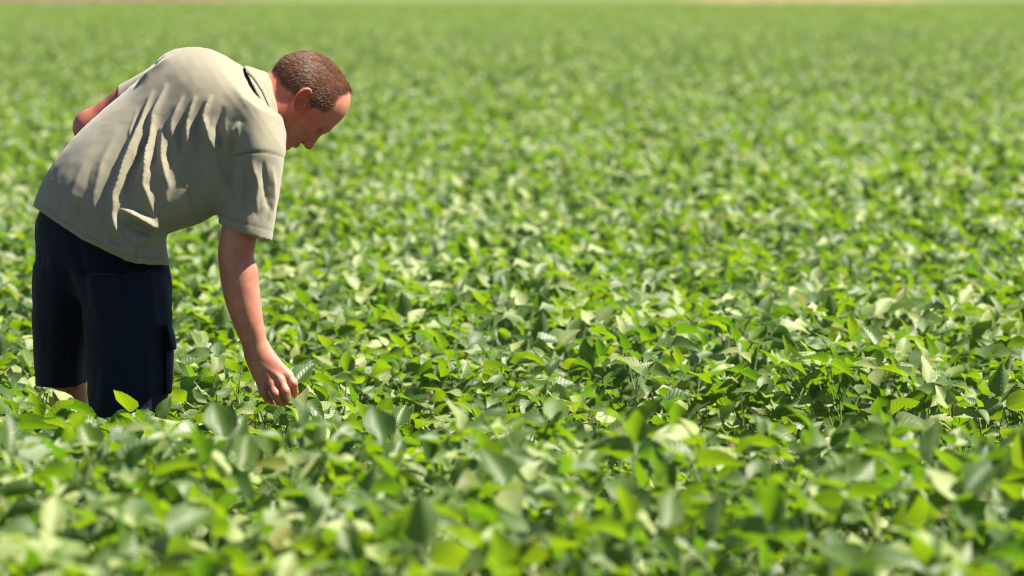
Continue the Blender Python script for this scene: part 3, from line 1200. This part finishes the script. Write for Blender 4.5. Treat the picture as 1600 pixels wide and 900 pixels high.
# ------------------------------------------------------------------ soybean leaf material
def mat_leaf():
    m, n, out = nodes_of("soybean_leaf")
    b = NB(n)
    uv = b.new("ShaderNodeUVMap")
    uv.uv_map = "UVMap"
    sx = b.new("ShaderNodeSeparateXYZ")
    n.links.new(uv.outputs[0], sx.inputs[0])
    u, t = sx.outputs[0], sx.outputs[1]            # u: 0..1 across, t: 0..1 along
    au = b.math('ABSOLUTE', b.math('MULTIPLY_ADD', u, 2.0, -1.0))
    ph = b.math('FRACT', b.math('MULTIPLY', b.math('MULTIPLY_ADD', au, -0.30, t), 8.0))
    tri = b.math('ABSOLUTE', b.math('MULTIPLY_ADD', ph, 2.0, -1.0))          # 1 at a vein, 0 between
    vein = b.ramp(tri, 0.84, 0.98)
    mid = b.ramp(au, 0.0, 0.07, 1.0, 0.0)
    vein = b.math('MAXIMUM', b.math('MULTIPLY', vein, 0.65), mid)
    puff = b.math('SUBTRACT', 1.0, b.math('POWER', tri, 2.0))
    oi = b.new("ShaderNodeObjectInfo").outputs['Random']
    at = b.attr("tone").outputs['Fac']
    rnd = b.math('FRACT', b.math('ADD', oi, at))
    rnd2 = b.math('FRACT', b.math('MULTIPLY', rnd, 7.31))
    tc = b.new("ShaderNodeTexCoord").outputs['Object']
    nz = b.noise(tc, 60.0, 3, 0.6)
    base = b.mix(rnd, (0.024, 0.066, 0.007), (0.080, 0.142, 0.019))
    base = b.mix(b.ramp(rnd2, 0.5, 0.9), base, (0.33, 0.39, 0.14))  # random leaves paled in base colour, painting in the look of sunlit faces
    base = b.mix(b.ramp(rnd2, 0.0, 0.03, 0.8, 0.0), base, (0.26, 0.23, 0.03))
    geo = b.new("ShaderNodeNewGeometry")
    vig = b.ramp(b.noise(geo.outputs['Position'], 0.22, 4, 0.6), 0.32, 0.68)
    base = b.mix(b.math('MULTIPLY', vig, 0.22), base, (0.10, 0.155, 0.03))
    back = geo.outputs['Backfacing']
    base = b.mix(back, base, (0.11, 0.165, 0.060))
    base = b.mix(b.math('MULTIPLY', vein, 0.5), base, (0.15, 0.22, 0.075))
    base = b.mix(b.math('MULTIPLY', b.ramp(nz, 0.5, 0.75), 0.25), base, (0.028, 0.062, 0.011))
    tcol = b.mix(rnd, (0.125, 0.31, 0.003), (0.31, 0.47, 0.004))
    tcol = b.mix(b.math('MULTIPLY', vein, 0.35), tcol, (0.11, 0.26, 0.006))
    hgt = b.math('ADD', b.math('MULTIPLY', puff, 0.8), b.math('MULTIPLY', nz, 0.5))
    hgt = b.math('SUBTRACT', hgt, b.math('MULTIPLY', mid, 0.8))
    bp = b.bump(hgt, 0.2, 0.003)
    pr = b.bsdf(Base_Color=base, Roughness=b.math('MULTIPLY_ADD', rnd2, 0.12, 0.44), Normal=bp)
    pr.node.inputs['Specular IOR Level'].default_value = 0.55
    pr.node.inputs['Sheen Weight'].default_value = 0.15
    pr.node.inputs['Sheen Roughness'].default_value = 0.35
    b.put(pr.node.inputs['Sheen Tint'], (1.0, 0.98, 0.66))
    tr = b.new("ShaderNodeBsdfTranslucent")
    b.put(tr.inputs[0], tcol)
    b.put(tr.inputs[1], bp)
    mx = b.new("ShaderNodeMixShader")
    mx.inputs[0].default_value = 0.38
    n.links.new(pr, mx.inputs[1])
    n.links.new(tr.outputs[0], mx.inputs[2])
    n.links.new(mx.outputs[0], out.inputs[0])
    return m


LEAF = mat_leaf()
STEM = mat_plain("green_stem", (0.16, 0.24, 0.055), 0.6, 0.35, 40)


def leaf_geo(nl, na, L, W, droop, fold, wave, twist, seed):
    """one leaflet along +Y from its stalk, face up +Z; returns verts, faces, uvs"""
    r = random.Random(seed)
    ph = r.uniform(0, 6.28)
    vs, uv = [], []
    us = [-1 + 2 * i / na for i in range(na + 1)]
    for j in range(nl + 1):
        t = j / nl
        wdt = W * (1.70 * (t + 0.012) ** 0.5 * (1.0 - t) ** 1.12) * (1 + 0.0 * t)
        s = t * L
        ang = droop * t
        yc = s * math.cos(ang * 0.6)
        zc = -s * math.sin(ang * 0.6) * 0.9
        tw = twist * t
        for u_ in us:
            x = u_ * wdt * 0.5
            z = fold * abs(u_) ** 1.3 * wdt * 0.5 + wave * math.sin(ph + t * 9.0 + (2.2 if u_ > 0 else 0)) * abs(u_) ** 2 * wdt
            x, z = x * math.cos(tw) - z * math.sin(tw), x * math.sin(tw) + z * math.cos(tw)
            vs.append((x, yc + abs(u_) * 0.04 * L * (0.3 - t), zc + z))
            uv.append(((u_ + 1) / 2, t))
    m = na + 1
    fs = [(j * m + i, j * m + i + 1, (j + 1) * m + i + 1, (j + 1) * m + i) for j in range(nl) for i in range(na)]
    return np.array(vs, np.float32), np.array(fs, np.int32), np.array(uv, np.float32)


def leaf_mesh(name, vs, fs, uv, tone, mat=LEAF, extra=None):
    me = bpy.data.meshes.new(name)
    me.vertices.add(len(vs))
    me.vertices.foreach_set("co", np.asarray(vs, np.float32).ravel())
    me.loops.add(fs.size)
    me.loops.foreach_set("vertex_index", fs.ravel().astype(np.int32))
    me.polygons.add(len(fs))
    me.polygons.foreach_set("loop_start", np.arange(0, fs.size, 4, dtype=np.int32))
    me.update(calc_edges=True)
    me.polygons.foreach_set("use_smooth", np.ones(len(fs), bool))
    ul = me.uv_layers.new(name="UVMap")
    ul.data.foreach_set("uv", uv[fs.ravel()].ravel())
    a = me.attributes.new("tone", 'FLOAT', 'POINT')
    a.data.foreach_set("value", np.asarray(tone, np.float32))
    me.materials.append(mat)
    return me


PAR = []
for k in range(14):
    PAR.append((random.uniform(0.076, 0.104), random.uniform(0.078, 0.100), random.uniform(-0.3, 0.9), random.uniform(0.10, 0.75),
                random.uniform(0.03, 0.13), random.uniform(-0.7, 0.7), 100 + k))
NEAR_GEO = [leaf_geo(6, 4, *p) for p in PAR]          # 48 triangles a leaf
MID_GEO = [leaf_geo(4, 2, *p) for p in PAR]           # 16
FAR_GEO = [leaf_geo(2, 2, *p) for p in PAR]           # 8
NEAR_MESH = [leaf_mesh("leaf", *g, np.full(len(g[0]), random.random())) for g in NEAR_GEO]


def tube_geo(pts, rad, k=4):
    vs, fs = [], []
    pts = [Vector(p) for p in pts]
    for i, p in enumerate(pts):
        d = (pts[min(i + 1, len(pts) - 1)] - pts[max(i - 1, 0)]).normalized()
        a = d.orthogonal().normalized()
        b_ = d.cross(a)
        for j in range(k):
            an = 2 * math.pi * j / k
            vs.append(tuple(p + (a * math.cos(an) + b_ * math.sin(an)) * rad[i]))
    for i in range(len(pts) - 1):
        for j in range(k):
            fs.append((i * k + j, i * k + (j + 1) % k, (i + 1) * k + (j + 1) % k, (i + 1) * k + j))
    return vs, fs


def plant_plan(seed, n_leaves=12, height=0.50):
    """a soybean plant: list of (leaf variant, matrix, rank from the top) and the tubes of stem and petioles"""
    r = random.Random(seed)
    tubes = []
    lean = Vector((r.uniform(-.05, .05), r.uniform(-.05, .05), 0))
    top = Vector((lean.x, lean.y, height * r.uniform(0.76, 0.88)))
    mid_ = Vector((lean.x * 0.3 + r.uniform(-.01, .01), lean.y * 0.3, top.z * 0.5))
    tubes.append(([Vector((0, 0, -0.01)), mid_, top], [0.0042, 0.0036, 0.0022]))
    leaves = []
    az = r.uniform(0, 6.28)
    for i in range(n_leaves):
        t = 1 - i / (n_leaves + 1.5)                                 # node place from the tip down
        node = (mid_.lerp(top, (t - .5) * 2) if t > .5 else Vector((0, 0, 0)).lerp(mid_, t * 2))
        az += 2.4 + r.uniform(-.5, .5)
        young = max(0.0, 1 - i / 2.2)
        plen = r.uniform(0.10, 0.20) * (1 - 0.55 * young)
        el = R(r.uniform(38, 72))
        dirp = Vector((math.cos(az) * math.cos(el), math.sin(az) * math.cos(el), math.sin(el)))
        tip = node + dirp * plen
        tip.z = min(tip.z, height * r.uniform(0.93, 1.07))
        tubes.append(([node, node.lerp(tip, 0.55) + Vector((0, 0, -0.006)), tip], [0.0020, 0.0016, 0.0013]))
        sc = r.uniform(0.74, 1.12) * (1 - 0.42 * young)
        head = az + r.uniform(-0.6, 0.6)
        pit = R(r.gauss(17 + 25 * young, 36))
        rol = R(r.gauss(0, 26))
        B = Matrix.Translation(tip) @ Matrix.Rotation(head - math.pi / 2, 4, 'Z') @ Matrix.Rotation(pit, 4, 'X') @ Matrix.Rotation(rol, 4, 'Y')
        for k, yaw in enumerate((0.0, R(78), -R(78))):
            off = Vector((0, 0.028, 0)) if k == 0 else Vector((0.004 * (-1 if yaw > 0 else 1), 0.002, 0))
            M = B @ Matrix.Translation(off * sc) @ Matrix.Rotation(yaw + r.gauss(0, 0.2), 4, 'Z') @ Matrix.Rotation(R(r.gauss(0, 24)), 4, 'X') \
                @ Matrix.Rotation(R(r.gauss(0, 24)), 4, 'Y') @ Matrix.Scale(sc * r.uniform(0.9, 1.08), 4)
            # leaves turn their faces part of the way to the sun
            nv = (M.to_3x3() @ Vector((0, 0, 1))).normalized()
            qd = Matrix.Identity(3).to_quaternion().slerp(nv.rotation_difference(SUN_DIR), r.uniform(0.0, 0.42))
            M = Matrix.Translation(M.translation) @ qd.to_matrix().to_4x4() @ Matrix.Translation(-M.translation) @ M
            leaves.append((r.randrange(len(PAR)), M, i))
    return leaves, tubes


def joined(geos, leaves, tone_seed, name):
    r = random.Random(tone_seed)
    V_, F_, U_, T_ = [], [], [], []
    o = 0
    for vi, M, rank in leaves:
        g = geos[vi]
        A = np.array(M)
        V_.append(g[0] @ A[:3, :3].T + A[:3, 3])
        F_.append(g[1] + o)
        U_.append(g[2])
        T_.append(np.full(len(g[0]), r.random()))
        o += len(g[0])
    return leaf_mesh(name, np.concatenate(V_), np.concatenate(F_), np.concatenate(U_), np.concatenate(T_))


def stem_mesh(tubes, k=4):
    vs, fs = [], []
    for pts, rad in tubes:
        v_, f_ = tube_geo(pts, rad, k)
        fs += [tuple(i + len(vs) for i in q_) for q_ in f_]
        vs += v_
    me = bpy.data.meshes.new("stem")
    me.from_pydata(vs, [], fs)
    me.polygons.foreach_set("use_smooth", np.ones(len(fs), bool))
    me.materials.append(STEM)
    return me


NPL = 16
UPPER = 5                                     # trifoliate leaves whose leaflets are objects of their own
PLANS = [plant_plan(500 + k) for k in range(NPL)]
PROTO = []
for leaves, tubes in PLANS:
    PROTO.append(([(vi, M) for vi, M, rank in leaves if rank < UPPER], stem_mesh(tubes),
                  joined(MID_GEO, [l for l in leaves if l[2] >= UPPER], 3, "lower_foliage")))

ROW, STEP = 0.40, 0.165
ROW_TILT = 0.035
Y_NEAR, Y_SPLIT = 6.2, 15.3
Y_TALL = 9.75                                # rows nearer than this stand taller


def canopy(x, y):
    """height factor of the crop, slowly varying"""
    k = np.array([[x, y, 0.0]])
    return 1.0 + 0.07 * float(vnoise(k + 40, 0.9)[0]) + 0.07 * float(vnoise(k + 80, 0.23)[0])


def half_width(y):
    return 800 / F * y


LEGS = [(P(95, 600, 12.15)[0], 12.15, 0.20), (P(200, 640, 11.92)[0], 11.92, 0.20)]
GAPS = [(P(1150, 575, 12.35)[0], 12.55, 0.30, 1.0), (P(1425, 600, 12.05)[0], 12.4, 0.20, 0.85), (P(5, 600, 12.0)[0], 12.2, 0.22, 0.5),
        (P(310, 600, 12.1)[0], 12.3, 0.12, 0.5), (P(700, 540, 13.0)[0], 13.2, 0.18, 0.5)]
near_pts, fill_pts = [], []
row = 0
y = 5.2
while y < 46.0:
    hw = half_width(y) * 1.25 + 0.9
    x = -hw + random.uniform(0, STEP)
    while x < hw:
        px_ = x + random.gauss(0, 0.030)
        py_ = y + x * ROW_TILT + random.gauss(0, 0.055)
        x += STEP * random.uniform(0.85, 1.15)
        if any((px_ - a) ** 2 + (py_ - b_) ** 2 < c * c for a, b_, c in LEGS):
            continue
        g = min(((px_ - a) / rx) ** 2 + ((py_ - b_) / ry) ** 2 for a, b_, rx, ry in GAPS)
        if g < 0.72:
            continue
        hh = canopy(px_, py_) * (0.80 if g < 1.5 else 1.0)
        if py_ < Y_TALL:
            hh *= 1.0
        front = 10.7 < py_ < 11.8 and px_ < -0.70
        if front:
            hh *= 1.05
        if abs(py_ - 11.85) < 0.35 and -0.62 < px_ < -0.35:
            hh *= 0.93
        rec = (px_, py_, hh)
        inview = abs(px_) < half_width(py_) + 0.10
        if inview and (Y_NEAR < py_ < Y_TALL + 0.1 or front or 11.3 < py_ < Y_SPLIT):
            near_pts.append(rec)
        else:
            fill_pts.append(rec)
    y += ROW
for px_, yy_, hh_ in ((48, 11.62, 1.12), (66, 11.4, 1.13), (84, 11.6, 1.12), (100, 11.42, 1.13), (118, 11.58, 1.11), (136, 11.4, 1.12), (160, 11.55, 1.08), (178, 11.42, 1.08), (200, 11.5, 1.08), (222, 11.4, 1.07), (245, 11.5, 1.07)):
    near_pts.append((P(px_, 640, yy_)[0], yy_, hh_))
print("near plants", len(near_pts), "fill", len(fill_pts))


def plant_label(x, y, z):
    """what a plant stands by, told by what can be found in the photo"""
    px = 800 + F * x / y
    py = -15 + F * (H - z) / y
    if y < 11.25:
        side = ("in the left corner below the man's shorts" if px < 300 else "below the man's hand" if px < 560 else
                "left of the middle" if px < 820 else "right of the middle" if px < 1080 else
                "towards the right edge" if px < 1360 else "in the right corner")
        depth = "soft soybean plant before the sharp rows, " if py < 730 else "blurred soybean plant in the nearest rows, " if py < 850 else "heavily blurred soybean plant on the bottom edge, "
        return depth + side, "blurred soybean plants nearest the lens"
    if x < -1.0:
        return "soybean plant at the left edge beside the man's dark shorts", "soybean plants round the man"
    if px < 330:
        return "soybean plant just behind the man's shorts", "soybean plants round the man"
    if px < 520:
        return ("sharp soybean plant close around the man's reaching hand" if y < 12.6 else
                "soybean plant behind the man's bare forearm"), "soybean plants round the man"
    side = ("a step right of the hand" if px < 740 else "in the middle of the field" if px < 1000 else
            "around the dark gap in the row" if px < 1290 else "towards the right edge of the photo")
    depth = "sharp soybean plant with crisp leaves, " if y < 12.9 else "slightly softened soybean plant beyond the sharp rows, "
    return depth + side, "sharp soybean plants level with the man" if y < 12.9 else "soybean plants just beyond the sharp rows"


for idx, (x, y, hh) in enumerate(near_pts):
    lv, sm, lowm = PROTO[idx * 5 % NPL if False else random.randrange(NPL)]
    root = bpy.data.objects.new("soybean_plant", None)
    COL.objects.link(root)
    root.empty_display_size = 0.05
    Mx = Matrix.Translation((x, y, rise(y))) @ Matrix.Rotation(random.uniform(-0.9, 0.9), 4, 'Z') @ Matrix.Scale(hh * random.uniform(.90, 1.07), 4)
    root.matrix_world = Mx
    lab, grp = plant_label(x, y, rise(y) + 0.55 * hh)
    root['label'], root['category'], root['group'] = lab, "plant", grp
    o = bpy.data.objects.new("stem", sm)
    COL.objects.link(o)
    o.parent = root
    o = bpy.data.objects.new("lower_foliage", lowm)
    o['kind'] = 'stuff'
    COL.objects.link(o)
    o.parent = root
    for vi, M in lv:
        o = bpy.data.objects.new("leaf", NEAR_MESH[vi])
        COL.objects.link(o)
        o.parent = root
        o.matrix_local = M


# the plant whose leaf is between finger and thumb
tip = Vector(P(462, 618, 11.905).tolist())
base = Vector((tip.x + 0.075, 11.99, 0))
root = bpy.data.objects.new("soybean_plant", None)
COL.objects.link(root)
root.empty_display_size = 0.05
root.location = base
root['label'], root['category'], root['group'] = "soybean plant whose leaf the man pinches between finger and thumb", "plant", "soybean plants round the man"
plan = [(vi, M) for vi, M, rank in PLANS[3][0] if M.translation.z < 0.44]
tb = list(PLANS[3][1][:1]) + [t_ for t_ in PLANS[3][1][1:] if t_[0][-1].z < 0.44]
held = tip - base
tb.append(([Vector((0, 0, 0.33)), Vector((0.0, -0.03, 0.44)), held + Vector((0.03, 0, -0.01)), held], [0.002, 0.0018, 0.0014, 0.0012]))
o = bpy.data.objects.new("stem", stem_mesh(tb))
COL.objects.link(o)
o.parent = root
for k, yaw in enumerate((-118, -62, -170)):
    plan.append((k + 2, Matrix.Translation(held + Vector((0.004, -0.003, -0.002))) @ Matrix.Rotation(R(yaw), 4, 'Z') @ Matrix.Rotation(R(-24 + 14 * k), 4, 'X') @ Matrix.Rotation(R((14, -30, 25)[k]), 4, 'Y')))
for vi, M in plan:
    o = bpy.data.objects.new("leaf", NEAR_MESH[vi])
    COL.objects.link(o)
    o.parent = root
    o.matrix_local = M


# ------------------------------------------------------------------ the rest of the crop: one mass out to the field's end
def stuff_points(name, pts, protos, label):
    src = bpy.data.collections.new(name + "_sources")
    for i, me in enumerate(protos):
        o = bpy.data.objects.new("%s_source_%02d" % (name, i), me)
        src.objects.link(o)
    me = bpy.data.meshes.new(name)
    pts = np.asarray(pts, np.float32)
    me.vertices.add(len(pts))
    me.vertices.foreach_set("co", np.stack((pts[:, 0], pts[:, 1], np.array([rise(k) for k in pts[:, 1]])), 1).astype(np.float32).ravel())
    a = me.attributes.new("hgt", 'FLOAT', 'POINT')
    a.data.foreach_set("value", pts[:, 2].astype(np.float32))
    a = me.attributes.new("yaw", 'FLOAT', 'POINT')
    a.data.foreach_set("value", rng.uniform(-0.9, 0.9, len(pts)).astype(np.float32))
    a = me.attributes.new("pick", 'INT', 'POINT')
    a.data.foreach_set("value", rng.integers(0, len(protos), len(pts)).astype(np.int32))
    me.update()
    ob = bpy.data.objects.new(name, me)
    COL.objects.link(ob)
    ng = bpy.data.node_groups.new(name, 'GeometryNodeTree')
    ng.interface.new_socket("Geometry", in_out='INPUT', socket_type='NodeSocketGeometry')
    ng.interface.new_socket("Geometry", in_out='OUTPUT', socket_type='NodeSocketGeometry')
    N_ = ng.nodes.new
    gi, go = N_('NodeGroupInput'), N_('NodeGroupOutput')
    iop = N_('GeometryNodeInstanceOnPoints')
    ci = N_('GeometryNodeCollectionInfo')
    ci.inputs['Collection'].default_value = src
    ci.inputs['Separate Children'].default_value = True
    ci.inputs['Reset Children'].default_value = True
    iop.inputs['Pick Instance'].default_value = True

    def na(nm, typ):
        q_ = N_('GeometryNodeInputNamedAttribute')
        q_.data_type = typ
        q_.inputs['Name'].default_value = nm
        return q_.outputs['Attribute']
    L_ = ng.links.new
    L_(gi.outputs[0], iop.inputs['Points'])
    L_(ci.outputs[0], iop.inputs['Instance'])
    L_(na("pick", 'INT'), iop.inputs['Instance Index'])
    cr = N_('ShaderNodeCombineXYZ')
    L_(na("yaw", 'FLOAT'), cr.inputs[2])
    L_(cr.outputs[0], iop.inputs['Rotation'])
    cs = N_('ShaderNodeCombineXYZ')
    for k in range(3):
        L_(na("hgt", 'FLOAT'), cs.inputs[k])
    L_(cs.outputs[0], iop.inputs['Scale'])
    L_(iop.outputs[0], go.inputs[0])
    md = ob.modifiers.new("plants", 'NODES')
    md.node_group = ng
    ob['label'], ob['category'], ob['kind'] = label, "crop", 'stuff'
    return ob


def whole(plan, geos, seed):
    """leaves and stem of a plan as one mesh"""
    me = joined(geos, plan[0], seed, "soybean")
    return me


fill = [p for p in fill_pts]
stuff_points("soybean_crop", fill, [whole(p, MID_GEO, 40 + i) for i, p in enumerate(PLANS)], "dense green soybean rows stretching away behind the man")


def clump(seed, n, rad, geos, per):
    r = random.Random(seed)
    leaves = []
    for k in range(n):
        lv, _ = PLANS[r.randrange(NPL)]
        M = Matrix.Translation((r.uniform(-rad, rad), r.uniform(-rad, rad), 0)) @ Matrix.Rotation(r.uniform(-0.6, 0.6), 4, 'Z') @ Matrix.Diagonal((1, 1, r.uniform(.9, 1.08), 1))
        leaves += [(vi, M @ m_, rk) for vi, m_, rk in lv if rk < per]
    return joined(geos, leaves, seed, "soybean_clump")


far = []
y = 46.0
while y < FIELD_END:
    st = 0.62 if y < 120 else 1.35
    hw = half_width(y) * 1.3 + 2
    for x in np.arange(-hw, hw, st):
        xx, yy = x + random.uniform(-.3, .3) * st, y + random.uniform(-.3, .3) * st
        far.append((xx, yy, canopy(xx, yy) * random.uniform(0.94, 1.06)))
    y += st
far = np.array(far)
a, b_ = far[far[:, 1] < 120], far[far[:, 1] >= 120]
stuff_points("distant_soybean_crop", a, [clump(900 + i, 7, 0.36, FAR_GEO, 6) for i in range(6)], "soft green soybean field in the middle distance")
stuff_points("farthest_soybean_crop", b_, [clump(950 + i, 22, 0.75, FAR_GEO, 5) for i in range(5)], "pale green soybean field reaching to the bank at the top")
print("far", len(a), len(b_))
